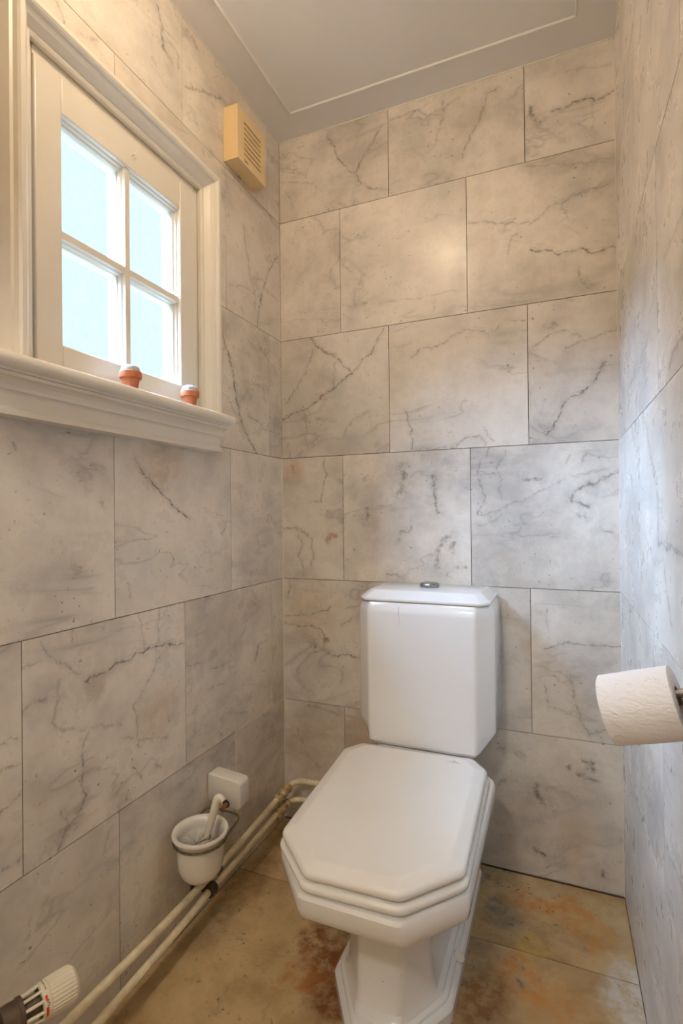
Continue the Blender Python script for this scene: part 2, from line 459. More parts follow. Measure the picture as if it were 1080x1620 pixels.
def box(x0, x1, y0, y1, z0, z1):
    v = [(x0, y0, z0), (x1, y0, z0), (x1, y1, z0), (x0, y1, z0), (x0, y0, z1), (x1, y0, z1), (x1, y1, z1), (x0, y1, z1)]
    return v, [(0, 3, 2, 1), (4, 5, 6, 7), (0, 1, 5, 4), (1, 2, 6, 5), (2, 3, 7, 6), (3, 0, 4, 7)]

def loft(secs, caps=True, closed=True):
    n = len(secs[0])
    V = [tuple(p) for s in secs for p in s]
    Fc = []
    for k in range(len(secs) - 1):
        for j in range(n if closed else n - 1):
            a, b2 = k * n + j, k * n + (j + 1) % n
            Fc.append((a, b2, b2 + n, a + n))
    if caps:
        Fc.append(tuple(range(n - 1, -1, -1)))
        Fc.append(tuple(range((len(secs) - 1) * n, len(secs) * n)))
    return V, Fc

def frame_of(d):
    d = Vector(d).normalized()
    h = Vector((0, 0, 1)) if abs(d.z) < 0.9 else Vector((1, 0, 0))
    e1 = d.cross(h).normalized()
    return d, e1, e1.cross(d).normalized()

def lathe(prof, org, axis, n=40, caps=True, flute=0.0, nfl=0):
    """prof = [(radius, height)] turned round axis through org; flute = ribbing of the radius."""
    d, e1, e2 = frame_of(axis)
    org = Vector(org)
    secs = []
    for r, h in prof:
        s = []
        for k in range(n):
            a = 2 * math.pi * k / n
            rr = r * (1 + (flute * (1 if (k * nfl * 2 // n) % 2 else -1) if nfl else 0))
            s.append(org + d * h + e1 * (rr * math.cos(a)) + e2 * (rr * math.sin(a)))
        secs.append(s)
    return loft(secs, caps)

def catmull(pts, sub=6):
    P = [Vector(p) for p in pts]
    if len(P) < 3:
        return P
    out = []
    Q = [P[0] * 2 - P[1]] + P + [P[-1] * 2 - P[-2]]
    for i in range(1, len(Q) - 2):
        for k in range(sub):
            u = k / sub
            a, b2, c, d = Q[i - 1], Q[i], Q[i + 1], Q[i + 2]
            out.append(0.5 * ((2 * b2) + (c - a) * u + (2 * a - 5 * b2 + 4 * c - d) * u * u + (3 * b2 - a - 3 * c + d) * u ** 3))
    out.append(P[-1])
    return out

def tube(pts, r, n=14, smooth_path=False, radii=None):
    P = catmull(pts) if smooth_path else [Vector(p) for p in pts]
    secs = []
    e1 = None
    for i, p in enumerate(P):
        a = P[max(i - 1, 0)]
        b2 = P[min(i + 1, len(P) - 1)]
        d = (b2 - a).normalized()
        if e1 is None:
            _, e1, e2 = frame_of(d)
        else:
            e1 = (e1 - d * e1.dot(d)).normalized()
        e2 = e1.cross(d)
        rr = r if radii is None else radii[min(len(radii) - 1, int(i * len(radii) / len(P)))]
        secs.append([p + e1 * (rr * math.cos(2 * math.pi * k / n)) + e2 * (rr * math.sin(2 * math.pi * k / n)) for k in range(n)])
    return loft(secs)

def round_poly(pts, r, n=5):
    out = []
    m = len(pts)
    for i in range(m):
        p = Vector(pts[i]).to_2d() if len(pts[i]) > 2 else Vector(pts[i])
        a = Vector(pts[i - 1]) - p
        b2 = Vector(pts[(i + 1) % m]) - p
        rr = min(r, a.length * 0.45, b2.length * 0.45)
        p0, p2 = p + a.normalized() * rr, p + b2.normalized() * rr
        for k in range(n):
            u = k / (n - 1)
            out.append(p0 * (1 - u) ** 2 + p * (2 * u * (1 - u)) + p2 * u * u)
    return out

def sec(pts2, z):
    return [(p[0], p[1], z) for p in pts2]

def inset_to(pts, c, k):
    return [(c[0] + (p[0] - c[0]) * k, c[1] + (p[1] - c[1]) * k) for p in pts]

def thing(name, label, cat, loc=(0, 0, 0), group=None):
    o = bpy.data.objects.new(name, None)
    o.empty_display_size = 0.05
    COL.objects.link(o)
    o.location = loc
    return tag(o, label, cat, group)

def tag(o, label, cat, group=None):
    o['label'] = label
    o['category'] = cat
    if group:
        o['group'] = group
    return o

def struct(o, label=None, cat=None):
    o['kind'] = 'structure'
    if label:
        o['label'] = label
    if cat:
        o['category'] = cat
    return o

def glyph(s):
    """Flat lettering of the built-in font as (vertices, faces), read once while the scene is still empty."""
    cu = bpy.data.curves.new('lettering', 'FONT')
    cu.body = s
    cu.size = 1.0
    cu.align_x = 'CENTER'
    cu.align_y = 'CENTER'
    o = bpy.data.objects.new('lettering', cu)
    COL.objects.link(o)
    ev = o.evaluated_get(bpy.context.evaluated_depsgraph_get())
    me = ev.to_mesh()
    out = [(v.co.x, v.co.y) for v in me.vertices], [tuple(p.vertices) for p in me.polygons]
    ev.to_mesh_clear()
    bpy.data.objects.remove(o)
    bpy.data.curves.remove(cu)
    return out
GLYPHS = {c: glyph(c) for c in '5I'}

def text_geo(s, size, place):
    V, Fc = GLYPHS[s]
    return [tuple(place(x * size, y * size)) for x, y in V], Fc

# ------------------------------------------------------------------ shared materials
M_GROUT = plain('brown joint mortar', (0.27, 0.21, 0.145), 0.9, noise_amt=0.3, noise_scale=40)
M_WGROUT = plain('white joint filler', (0.80, 0.76, 0.68), 0.7)
M_PLASTER = plain('white ceiling paint', (0.80, 0.785, 0.77), 0.75, noise_amt=0.02, noise_scale=4, bump=0.08, bump_scale=160)
M_BEAD = plain('white bead paint', (0.78, 0.76, 0.73), 0.6, noise_amt=0.02)
M_CREAM = plain('cream gloss paint', (0.82, 0.755, 0.64), 0.30, noise_amt=0.03, noise_scale=6, bump=0.03, bump_scale=90)
M_WALLPAINT = plain('pale wall paint', (0.72, 0.67, 0.60), 0.8, noise_amt=0.03)
M_CERAMIC = ceramic('white glazed ceramic', (0.87, 0.855, 0.83), specks=(0.55, -0.60, 0.17))
M_CISTERN = ceramic('white glazed cistern', (0.87, 0.855, 0.835), crack=[(0.479, 0.792, 0.480, 0.772, 0.0010, 0.9), (0.480, 0.772, 0.483, 0.750, 0.0008, 0.45), (0.483, 0.750, 0.4785, 0.741, 0.0008, 0.35)])
M_SEAT = ceramic('warm white seat plastic', (0.87, 0.845, 0.795), rough=0.16)
M_CUP = ceramic('white glazed cup', (0.80, 0.75, 0.66), rough=0.15)
M_CHROME = plain('worn chrome', (0.34, 0.34, 0.34), 0.30, 1.0, noise_amt=0.25, noise_scale=150)
M_PIPE = plain('yellowed pipe paint', (0.80, 0.69, 0.47), 0.45, noise_amt=0.14, noise_scale=45, bump=0.15, bump_scale=90)
M_COUPLING = plain('dirty painted fitting', (0.50, 0.36, 0.19), 0.6, noise_amt=0.5, noise_scale=90, bump=0.6, bump_scale=160)
M_BRACKET = plain('dark worn clip metal', (0.10, 0.075, 0.05), 0.55, 0.6, noise_amt=0.4, noise_scale=80)
M_WIRE = plain('tarnished brass wire', (0.16, 0.15, 0.09), 0.5, 0.7, noise_amt=0.5, noise_scale=120)
M_RUST = plain('rusty screw metal', (0.30, 0.13, 0.05), 0.8, 0.2, noise_amt=0.4, noise_scale=150)
M_TERRA = plain('terracotta clay', (0.62, 0.20, 0.085), 0.7, noise_amt=0.10, noise_scale=70)
M_MOSS = plain('pale grey plaster filling', (0.52, 0.56, 0.55), 0.9, noise_amt=0.25, noise_scale=160, bump=0.6, bump_scale=260)
M_PLASTIC = plain('yellowed fan plastic', (0.80, 0.60, 0.32), 0.45, noise_amt=0.02)
M_DARK = plain('painted opening shade', (0.02, 0.015, 0.012), 0.8)  # near-black standing in for the shade inside gaps and holes
M_KNOB = plain('ivory knob plastic', (0.78, 0.70, 0.52), 0.4, noise_amt=0.03)
M_RED = plain('red print', (0.62, 0.04, 0.03), 0.5)
M_INK = plain('dark print', (0.06, 0.05, 0.04), 0.6)
M_GREYPRINT = plain('faint grey print', (0.56, 0.54, 0.50), 0.4)
M_BRASS = plain('dull brass', (0.42, 0.28, 0.13), 0.45, 0.8, noise_amt=0.3, noise_scale=80)
M_VALVE = plain('grey valve metal', (0.40, 0.36, 0.30), 0.5, 0.5, noise_amt=0.25, noise_scale=60)
M_COLLAR = plain('dark brown collar', (0.10, 0.065, 0.04), 0.5, 0.2, noise_amt=0.3, noise_scale=60)
M_BRISTLE = plain('white bristles', (0.80, 0.76, 0.68), 0.7)
M_HANDLE = plain('ivory brush handle', (0.76, 0.68, 0.55), 0.35, noise_amt=0.03)
M_STEEL = plain('brushed holder steel', (0.36, 0.33, 0.31), 0.4, 0.8, noise_amt=0.1)
M_CARD = plain('cardboard core', (0.36, 0.27, 0.18), 0.9)

def paper_material():
    m, t, b = new_mat('embossed toilet paper')
    pos = t.n('ShaderNodeNewGeometry')
    vo = t.n('ShaderNodeTexVoronoi', i={'Vector': t.vec('ADD', pos, t.n('ShaderNodeVectorMath', operation='SCALE', i={0: t.noise(pos, 90.0, 2.0, out=1), 'Scale': 0.012})), 'Scale': 38.0})
    ring = t.math('SINE', t.math('MULTIPLY', vo, 26.0))
    ring = t.math('MULTIPLY', ring, t.ramp(vo, 0.15, 0.4, 1.0, 0.0))
    cr = t.noise(t.vec('MULTIPLY', pos, (1.0, 1.0, 2.5)), 60.0, 4.0, 0.6, 0.6)
    h = t.math('ADD', t.math('MULTIPLY', ring, 0.35), cr)
    bp = t.n('ShaderNodeBump', i={'Strength': 0.6, 'Distance': 0.004, 'Height': h})
    link(m, bp, b.inputs['Normal'])
    b.inputs['Base Color'].default_value = (0.92, 0.905, 0.90, 1)
    b.inputs['Roughness'].default_value = 0.95
    b.inputs['Specular IOR Level'].default_value = 0.1
    return m
M_PAPER = paper_material()

def pane_material():
    """Frosted pane: part self-glow standing in for daylight, part rough view of the sky and reveal outside."""
    m = bpy.data.materials.new('frosted glass with daylight glow')
    m.use_nodes = True
    t = NT(m)
    nt = m.node_tree
    nt.nodes.remove(nt.nodes['Principled BSDF'])
    out = nt.nodes['Material Output']
    pos = t.n('ShaderNodeNewGeometry')
    h = t.noise(pos, 260.0, 3.0)
    bp = t.n('ShaderNodeBump', i={'Strength': 0.5, 'Distance': 0.002, 'Height': h})
    fr = t.ramp(t.noise(pos, 90.0, 4.0, 0.7), 0.3, 0.7, WINDOW_POWER * 0.88, WINDOW_POWER * 1.12)
    em = t.n('ShaderNodeEmission', i={'Color': WINDOW_COLOUR, 'Strength': fr})  # glow put into the glass in place of daylight coming through
    rf = t.n('ShaderNodeBsdfRefraction', i={'Color': (0.9, 0.97, 1.0, 1), 'Roughness': 0.35, 'IOR': 1.05, 'Normal': bp})
    gl = t.n('ShaderNodeBsdfGlossy', i={'Color': (1, 1, 1, 1), 'Roughness': 0.3, 'Normal': bp})
    a = t.n('ShaderNodeMixShader', i={0: 0.04, 1: rf, 2: gl})
    tp = t.n('ShaderNodeBsdfTransparent', i={'Color': (0.95, 0.98, 1.0, 1)})
    a = t.n('ShaderNodeMixShader', i={0: 0.75, 1: a, 2: tp})
    mx = t.n('ShaderNodeMixShader', i={0: 0.5, 1: em, 2: a})
    nt.links.new(mx, out.inputs['Surface'])
    return m
M_PANE = pane_material()

# ------------------------------------------------------------------ room shell: tiles laid one by one over a mortar bed
def segs_for(veins, u0, u1, v0, v1):
    out = []
    for q, w, s in veins:
        for k in range(0, len(q) - 2, 2):
            ax, ay, bx, by = q[k:k + 4]
            cx, cy = (ax + bx) / 2, (ay + by) / 2
            if u0 - 0.004 <= cx <= u1 + 0.004 and v0 - 0.004 <= cy <= v1 + 0.004:
                out.append((ax, ay, bx, by, w * 0.00105, min(1.0, s * (1.45 if w >= 8 else 1.05))))
    return out

def tile_geo(mapf, u0, u1, v0, v1, d0, d1, hole):
    us, vs = [u0, u1], [v0, v1]
    if hole:
        us += [h for h in hole[:2] if u0 < h < u1]
        vs += [h for h in hole[2:] if v0 < h < v1]
    us.sort()
    vs.sort()
    keep = {}
    for i in range(len(us) - 1):
        for j in range(len(vs) - 1):
            cu, cv = (us[i] + us[i + 1]) / 2, (vs[j] + vs[j + 1]) / 2
            keep[i, j] = not (hole and hole[0] < cu < hole[1] and hole[2] < cv < hole[3])
    if not any(keep.values()):
        return None
    V, idx, Fc = [], {}, []
    def vid(i, j, k):
        if (i, j, k) not in idx:
            idx[i, j, k] = len(V)
            V.append(mapf(us[i], vs[j], d1 if k else d0))
        return idx[i, j, k]
    for (i, j), ok in keep.items():
        if not ok:
            continue
        Fc.append((vid(i, j, 1), vid(i + 1, j, 1), vid(i + 1, j + 1, 1), vid(i, j + 1, 1)))
        Fc.append((vid(i, j, 0), vid(i, j + 1, 0), vid(i + 1, j + 1, 0), vid(i + 1, j, 0)))
        for (di, dj, a, b2) in ((-1, 0, (0, 0), (0, 1)), (1, 0, (1, 1), (1, 0)), (0, -1, (1, 0), (0, 0)), (0, 1, (0, 1), (1, 1))):
            if not keep.get((i + di, j + dj), False):
                Fc.append((vid(i + a[0], j + a[1], 0), vid(i + b2[0], j + b2[1], 0), vid(i + b2[0], j + b2[1], 1), vid(i + a[0], j + a[1], 1)))
    return V, Fc

def lay_tiles(parent, mapf, plane, umin, umax, vrows, joints, veins, seed, hole=None, stains=(), gap=0.0019, floor=False, tint=1.0, warm=0.0, pits=1.0):
    rnd = random.Random(seed)
    k = 0
    for r in range(len(vrows) - 1):
        edges = [umin] + sorted(j for j in joints[r % len(joints)] if umin < j < umax) + [umax]
        for c in range(len(edges) - 1):
            u0, u1 = edges[c] + gap / 2, edges[c + 1] - gap / 2
            v0, v1 = vrows[r] + gap / 2, vrows[r + 1] - gap / 2
            g = tile_geo(mapf, u0, u1, v0, v1, -0.006, rnd.uniform(0.0, 0.0007), hole)
            k += 1
            if g is None:
                continue
            st = [s for s in stains if u0 - s[2] < s[0] < u1 + s[2] and v0 - s[3] < s[1] < v1 + s[3]]
            m = marble('marble %s %d' % (parent.name, k), plane, seed * 100 + k, segs_for(veins, u0, u1, v0, v1), st,
                       tint * rnd.uniform(0.96, 1.03), warm + rnd.uniform(0.0, 0.4), rnd.uniform(0.6, 1.0), floor, pits)
            mk('tile', g, m, parent)

YW = (-RD, 0.0)
# back wall
wall_back = struct(mk('wall_back', box(-0.2, RW + 0.1, 0.0058, 0.1, -0.1, RH + 0.1), M_GROUT), 'back wall of large square marble tiles behind the toilet', 'wall')
lay_tiles(wall_back, lambda u, v, d: (u, -d, v), 'xz', 0.0, RW, ROWS,
          [[.227, .643], [.397, .812], [.2295, .6455], [.393, .8124], [.2273, .6421], [.398, .8108]], VEINS_BACK, 3,
          stains=[(0.10, 0.72, 0.16, 0.16, (0.50, 0.34, 0.17), 0.35), (0.165, 0.625, 0.012, 0.016, (0.22, 0.09, 0.03), 0.8),
                  (0.10, 0.25, 0.22, 0.20, (0.44, 0.29, 0.14), 0.35), (0.30, 0.33, 0.10, 0.14, (0.48, 0.27, 0.11), 0.4),
                  (0.045, 1.20, 0.05, 0.05, (0.62, 0.40, 0.18), 0.45), (0.175, 0.965, 0.014, 0.02, (0.40, 0.17, 0.05), 0.75),
                  (0.195, 0.98, 0.022, 0.012, (0.45, 0.22, 0.08), 0.6), (0.75, 0.13, 0.10, 0.16, (0.36, 0.30, 0.25), 0.3),
                  (0.92, 0.12, 0.06, 0.10, (0.58, 0.44, 0.28), 0.35)])
# left wall with the window opening
HOLE = (-0.947, -0.453, 1.315, 1.930)
LX = -0.07
wl = join(box(LX, -0.0058, -RD - 0.1, HOLE[0], -0.1, RH + 0.1), box(LX, -0.0058, HOLE[1], 0.1, -0.1, RH + 0.1),
          box(LX, -0.0058, HOLE[0], HOLE[1], -0.1, HOLE[2]), box(LX, -0.0058, HOLE[0], HOLE[1], HOLE[3], RH + 0.1))
wall_left = struct(mk('wall_left', wl, M_GROUT), 'left wall of veined marble tiles round the small window', 'wall')
lay_tiles(wall_left, lambda u, v, d: (d, u, v), 'yz', -RD, 0.0, ROWS,
          [[-.2985, -.743, -1.16, -1.575], [-.081, -.521, -.963, -1.38, -1.8], [-.3126, -.7485, -1.165, -1.58],
           [-.083, -.517, -.95, -1.37, -1.79], [-.325, -.7375, -1.155, -1.57], [-.083, -.512, -.93, -1.35, -1.77]], VEINS_LEFT, 4, hole=HOLE, warm=0.55,
          stains=[(-0.60, 1.17, 0.12, 0.08, (0.60, 0.42, 0.26), 0.4), (-0.62, 0.58, 0.10, 0.08, (0.55, 0.36, 0.22), 0.35), (-0.80, 0.70, 0.03, 0.05, (0.36, 0.25, 0.13), 0.4),
                  (-0.74, 0.44, 0.05, 0.05, (0.40, 0.31, 0.20), 0.35), (-0.50, 0.15, 0.16, 0.12, (0.36, 0.26, 0.17), 0.3), (-0.35, 1.55, 0.03, 0.12, (0.60, 0.36, 0.18), 0.3)])
mk('joint_filler', join(box(0, 0.0012, -0.300, -0.0, 0.4088, 0.4116), box(0, 0.0012, -0.300, -0.297, 0.0, 0.41)), M_WGROUT, wall_left)
# right wall
wall_right = struct(mk('wall_right', box(RW + 0.0058, RW + 0.1, -RD - 0.1, 0.1, -0.1, RH + 0.1), M_GROUT), 'right wall of pale marble tiles beside the toilet roll', 'wall')
lay_tiles(wall_right, lambda u, v, d: (RW - d, u, v), 'yz', -RD, 0.0, ROWS,
          [[-.37, -.79, -1.2, -1.62], [-.18, -.60, -1.01, -1.43, -1.85]], VEINS_RIGHT, 5, gap=0.0016, tint=1.02, warm=-0.3, pits=0.0)
# floor
floor = struct(mk('floor', box(-0.2, RW + 0.1, -RD - 0.1, 0.1, -0.1, -0.0058), plain('dark floor mortar', (0.13, 0.075, 0.04), 0.9)), 'stained yellow marble floor under the toilet', 'floor')
OR, GR, BR = (0.55, 0.24, 0.045), (0.24, 0.20, 0.15), (0.20, 0.065, 0.015)
lay_tiles(floor, lambda u, v, d: (u, v, d), 'xy', 0.0, RW, [-1.94, -1.36, -0.83, -0.287, -0.006], [[.54], [.46]],
          [([0.70, -0.17, 0.73, -0.18], 9, .6), ([0.72, -0.14, 0.76, -0.16], 8, .5), ([0.74, -0.21, 0.755, -0.215], 7, .8), ([0.80, -0.33, 0.80, -0.345], 6, .7), ([0.79, -0.37, 0.805, -0.385], 9, .7),
           ([0.84, -0.35, 0.845, -0.36], 6, .6), ([0.93, -0.22, 0.94, -0.23], 5, .8), ([0.30, -0.62, 0.31, -0.67], 4, .5), ([0.14, -0.40, 0.16, -0.42], 5, .5)], 6, floor=True, gap=0.003,
          stains=[(0.81, -0.12, 0.09, 0.06, OR, .7), (0.91, -0.11, 0.08, 0.07, OR, .65), (0.82, -0.27, 0.05, 0.05, (0.55, 0.38, 0.10), .6), (0.80, -0.36, 0.06, 0.08, OR, .75),
                  (0.97, -0.18, 0.05, 0.07, OR, .5), (0.87, -0.40, 0.07, 0.07, OR, .5), (0.73, -0.18, 0.07, 0.07, GR, .6), (0.72, -0.46, 0.07, 0.13, BR, .7), (1.02, -0.33, 0.06, 0.14, (0.62, 0.58, 0.52), .7),
                  (0.315, -0.43, 0.05, 0.06, BR, .85), (0.37, -0.50, 0.07, 0.09, (0.30, 0.10, 0.025), .9), (0.34, -0.56, 0.06, 0.05, (0.42, 0.17, 0.04), .7), (0.43, -0.58, 0.07, 0.07, BR, .85),
                  (0.40, -0.42, 0.08, 0.10, BR, .6), (0.06, -0.35, 0.07, 0.30, (0.30, 0.18, 0.08), .5), (0.66, -0.05, 0.09, 0.06, (0.22, 0.15, 0.09), .6)])
# ceiling and its bead, front wall and door behind the camera
ceiling = struct(mk('ceiling', box(-0.2, RW + 0.1, -RD - 0.1, 0.1, RH, RH + 0.1), M_PLASTER), 'plain white painted ceiling', 'ceiling')
def bead(p, q):
    return tube([p, q], 0.0042, 8)
bx0, bx1, by0, by1 = 0.102, 0.945, -RD + 0.105, -0.108
zc = RH - 0.0005
trim_1 = struct(mk('trim_1', join(bead((bx0, by0, zc), (bx0, by1, zc)), bead((bx0, by1, zc), (bx1, by1, zc)), bead((bx1, by1, zc), (bx1, by0, zc)), bead((bx1, by0, zc), (bx0, by0, zc))), M_BEAD, smooth=True),
                'thin raised white bead framing the ceiling', 'trim')
trim_2 = struct(mk('trim_2', join(box(0, RW, -0.0025, 0, RH - 0.003, RH), box(0, 0.0025, -RD, 0, RH - 0.003, RH), box(RW - 0.0025, RW, -RD, 0, RH - 0.003, RH)), M_WGROUT), 'white filler line where walls meet the ceiling', 'trim')
trim_3 = struct(mk('trim_3', join(tube([(0.0008, -0.0008, 0), (0.0008, -0.0008, 1.25)], 0.0016, 6), tube([(RW - 0.0008, -0.0008, 0), (RW - 0.0008, -0.0008, RH)], 0.0012, 6)), M_WGROUT), 'white filler in the wall corners', 'trim')
DX0, DX1, DZ = 0.12, 0.93, 2.05                  # open doorway the photographer stands in
wall_front = struct(mk('wall_front', join(box(-0.2, DX0, -RD - 0.1, -RD, -0.1, RH + 0.1), box(DX1, RW + 0.1, -RD - 0.1, -RD, -0.1, RH + 0.1), box(DX0, DX1, -RD - 0.1, -RD, DZ, RH + 0.1)), M_WALLPAINT),
                    'painted front wall with the open doorway behind the viewer', 'wall')
HX0, HX1, HY, HH = -0.9, 2.0, -3.5, 2.55
hy1 = -RD - 0.1
struct(mk('wall_hallway', join(box(HX0 - .05, HX1 + .05, HY - .05, HY, -0.1, HH + .1), box(HX0 - .05, HX0, HY, hy1, -0.1, HH + .1), box(HX1, HX1 + .05, HY, hy1, -0.1, HH + .1),
       box(HX0 - .05, -0.2, hy1, hy1 + .05, -0.1, HH + .1), box(RW + .1, HX1 + .05, hy1, hy1 + .05, -0.1, HH + .1), box(-0.2, RW + 0.1, hy1, hy1 + .05, RH + 0.1, HH + .1)), M_WALLPAINT), 'pale hallway walls outside the open doorway', 'wall')
struct(mk('ceiling_hallway', box(HX0 - .05, HX1 + .05, HY - .05, hy1 + .05, HH, HH + 0.05), M_PLASTER), 'white hallway ceiling outside the doorway', 'ceiling')
struct(mk('floor_hallway', box(HX0 - .05, HX1 + .05, HY - .05, -RD - 0.0001, -0.1, 0.0), plain('hallway oak floor', (0.45, 0.33, 0.20), 0.5)), 'brown hallway floor outside the doorway', 'floor')
door = thing('door_1', 'cream panelled door standing open into the hallway', 'door', (DX1 + 0.02, hy1 - 0.42, 0.0))
struct(door)
mk('door_leaf', box(DX1, DX1 + 0.035, hy1 - 0.82, hy1 - 0.01, 0.008, 2.03), M_CREAM, door, bevel=0.003)
for z0, z1 in ((0.18, 0.85), (1.05, 1.88)):
    mk('panel', box(DX1 - 0.007, DX1 - 0.0002, hy1 - 0.72, hy1 - 0.11, z0, z1), M_CREAM, door, bevel=0.005)
mk('handle', tube([(DX1, hy1 - 0.77, 1.0), (DX1 - 0.05, hy1 - 0.77, 1.0), (DX1 - 0.055, hy1 - 0.66, 1.0)], 0.009, 10), M_CHROME, door, smooth=True)

# ------------------------------------------------------------------ window
window = thing('window_1', 'cream wooden window with four frosted panes above the sill', 'window', (0.0, -0.70, 1.315))
struct(window)
OY0, OY1, OZ0, OZ1 = -0.875, -0.530, 1.383, 1.835
HY0, HY1, HZ0, HZ1 = HOLE
SX = 0.0                                         # face of the sash
gy0, gy1, gz1 = -0.932, -0.466, 1.908            # sash edge
for nm, g in (('frame_jamb', box(-0.06, -0.002, HY0, gy0 - 0.0015, HZ0, HZ1)), ('frame_jamb', box(-0.06, -0.002, gy1 + 0.0015, HY1, HZ0, HZ1)),
              ('frame_head', box(-0.06, -0.002, gy0, gy1, gz1 + 0.0015, HZ1))):
    mk(nm, g, M_CREAM, window, bevel=0.0015)
mk('rebate_shade', box(-0.058, -0.03, gy0 - 0.002, gy1 + 0.002, gz1 - 0.002, gz1 + 0.002), M_DARK, window)  # dark strip painted as the shade in the sash gap
for nm, g in (('sash_stile', box(-0.05, 0.004, gy0, OY0, HZ0, gz1)), ('sash_stile', box(-0.05, 0.004, OY1, gy1, HZ0, gz1)),
              ('sash_rail', box(-0.05, 0.004, OY0, OY1, OZ1, gz1)), ('sash_rail', box(-0.05, 0.004, OY0, OY1, HZ0, OZ0))):
    mk(nm, g, M_CREAM, window, bevel=0.003)
def prof_y(prof, y0, y1):
    return loft([[(x, y0, z) for x, z in prof], [(x, y1, z) for x, z in prof]])
def strip(a0, a1, horiz, c, side):
    """Stepped glazing moulding along one side of the opening."""
    pr = [(-0.046, 0.0), (-0.006, 0.0), (-0.008, 0.003), (-0.013, 0.0045), (-0.016, 0.008), (-0.021, 0.0095), (-0.046, 0.0095)]
    if horiz:
        return loft([[(x, a0, c + side * h) for x, h in pr], [(x, a1, c + side * h) for x, h in pr]])
    return loft([[(x, c + side * h, a0) for x, h in pr], [(x, c + side * h, a1) for x, h in pr]])
for g in (strip(OZ0, OZ1, False, OY0, 1), strip(OZ0, OZ1, False, OY1, -1), strip(OY0, OY1, True, OZ1, -1), strip(OY0, OY1, True, OZ0, 1)):
    mk('glazing_moulding', g, M_CREAM, window)
MY, MZ = -0.7025, 1.602
mp = [(-0.046, -0.0135), (-0.022, -0.0135), (-0.019, -0.0115), (-0.012, -0.0105), (-0.008, -0.0075), (-0.002, -0.007), (-0.002, 0.007), (-0.008, 0.0075), (-0.012, 0.0105), (-0.019, 0.0115), (-0.022, 0.0135), (-0.046, 0.0135)]
mk('muntin', loft([[(x, MY + h, OZ0) for x, h in mp], [(x, MY + h, OZ1) for x, h in mp]]), M_CREAM, window)
mk('muntin', loft([[(x - 0.0006, OY0, MZ + h) for x, h in mp], [(x - 0.0006, OY1, MZ + h) for x, h in mp]]), M_CREAM, window)
for y0, y1 in ((OY0 + 0.008, MY - 0.012), (MY + 0.012, OY1 - 0.008)):
    for z0, z1 in ((OZ0 + 0.008, MZ - 0.012), (MZ + 0.012, OZ1 - 0.008)):
        mk('pane', box(-0.029, -0.025, y0, y1, z0, z1), M_PANE, window)
# casing: a moulding swept round three sides, mitred
cp = [(0.0, 0.0), (0.010, 0.0), (0.013, 0.004), (0.013, 0.010), (0.018, 0.013), (0.028, 0.019), (0.034, 0.026), (0.036, 0.030), (0.042, 0.031), (0.045, 0.035), (0.045, 0.043), (0.040, 0.046), (0.030, 0.047), (0.028, 0.052), (0.0, 0.052)]
CY0, CY1, CZ1, CB = HY0 + 0.002, HY1 - 0.002, HZ1 - 0.003, 1.322
def casing_side(y, s):
    return loft([[(x, y + s * w, CB) for x, w in cp], [(x, y + s * w, CZ1 + w) for x, w in cp]])
mk('casing', casing_side(CY0, -1), M_CREAM, window)
mk('casing', casing_side(CY1, 1), M_CREAM, window)
mk('casing', loft([[(x, CY0 - w, CZ1 + w) for x, w in cp], [(x, CY1 + w, CZ1 + w) for x, w in cp]]), M_CREAM, window)
sp = [(-0.006, 1.300), (-0.006, 1.322), (0.064, 1.322), (0.071, 1.320), (0.076, 1.315), (0.078, 1.308), (0.076, 1.301), (0.071, 1.297), (0.062, 1.2955), (0.060, 1.300)]
sp = [(-0.006, 1.292), (-0.006, 1.322), (0.064, 1.322), (0.071, 1.320), (0.076, 1.315), (0.078, 1.308), (0.076, 1.301), (0.071, 1.297), (0.062, 1.2955), (0.061, 1.292)]
mk('sill', prof_y(sp, -1.075, -0.398), M_CREAM, window, smooth=True, angle=50)
ap = [(0.0, 1.2915), (0.058, 1.2915), (0.058, 1.285), (0.050, 1.2835), (0.043, 1.279), (0.039, 1.272), (0.038, 1.266), (0.032, 1.264), (0.030, 1.261), (0.030, 1.238), (0.034, 1.236), (0.036, 1.231), (0.036, 1.224), (0.0, 1.224)]
mk('apron', prof_y(ap, -1.06, -0.404), M_CREAM, window)
mk('hook', tube([(0.004, -0.693, 1.868), (0.012, -0.693, 1.868), (0.014, -0.690, 1.874), (0.012, -0.686, 1.878)], 0.0012, 6), M_CREAM, window, smooth=True)

# ------------------------------------------------------------------ toilet
def octo(xc, hs, hf, yf, df, hb, yb, db, rot=0.0, piv=(0.538, -0.24), r=0.012):
    """Long octagon in plan (8 corners, rounded): side half-width hs, front half-width hf, chamfer depths df and db."""
    p = [(xc - hb, yb), (xc - hs, yb - db), (xc - hs, yf + df), (xc - hf, yf), (xc + hf, yf), (xc + hs, yf + df), (xc + hs, yb - db), (xc + hb, yb)]
    if rot:
        a = math.radians(rot)
        p = [(piv[0] + (x - piv[0]) * math.cos(a) - (y - piv[1]) * math.sin(a), piv[1] + (x - piv[0]) * math.sin(a) + (y - piv[1]) * math.cos(a)) for x, y in p]
    return round_poly(p, r)

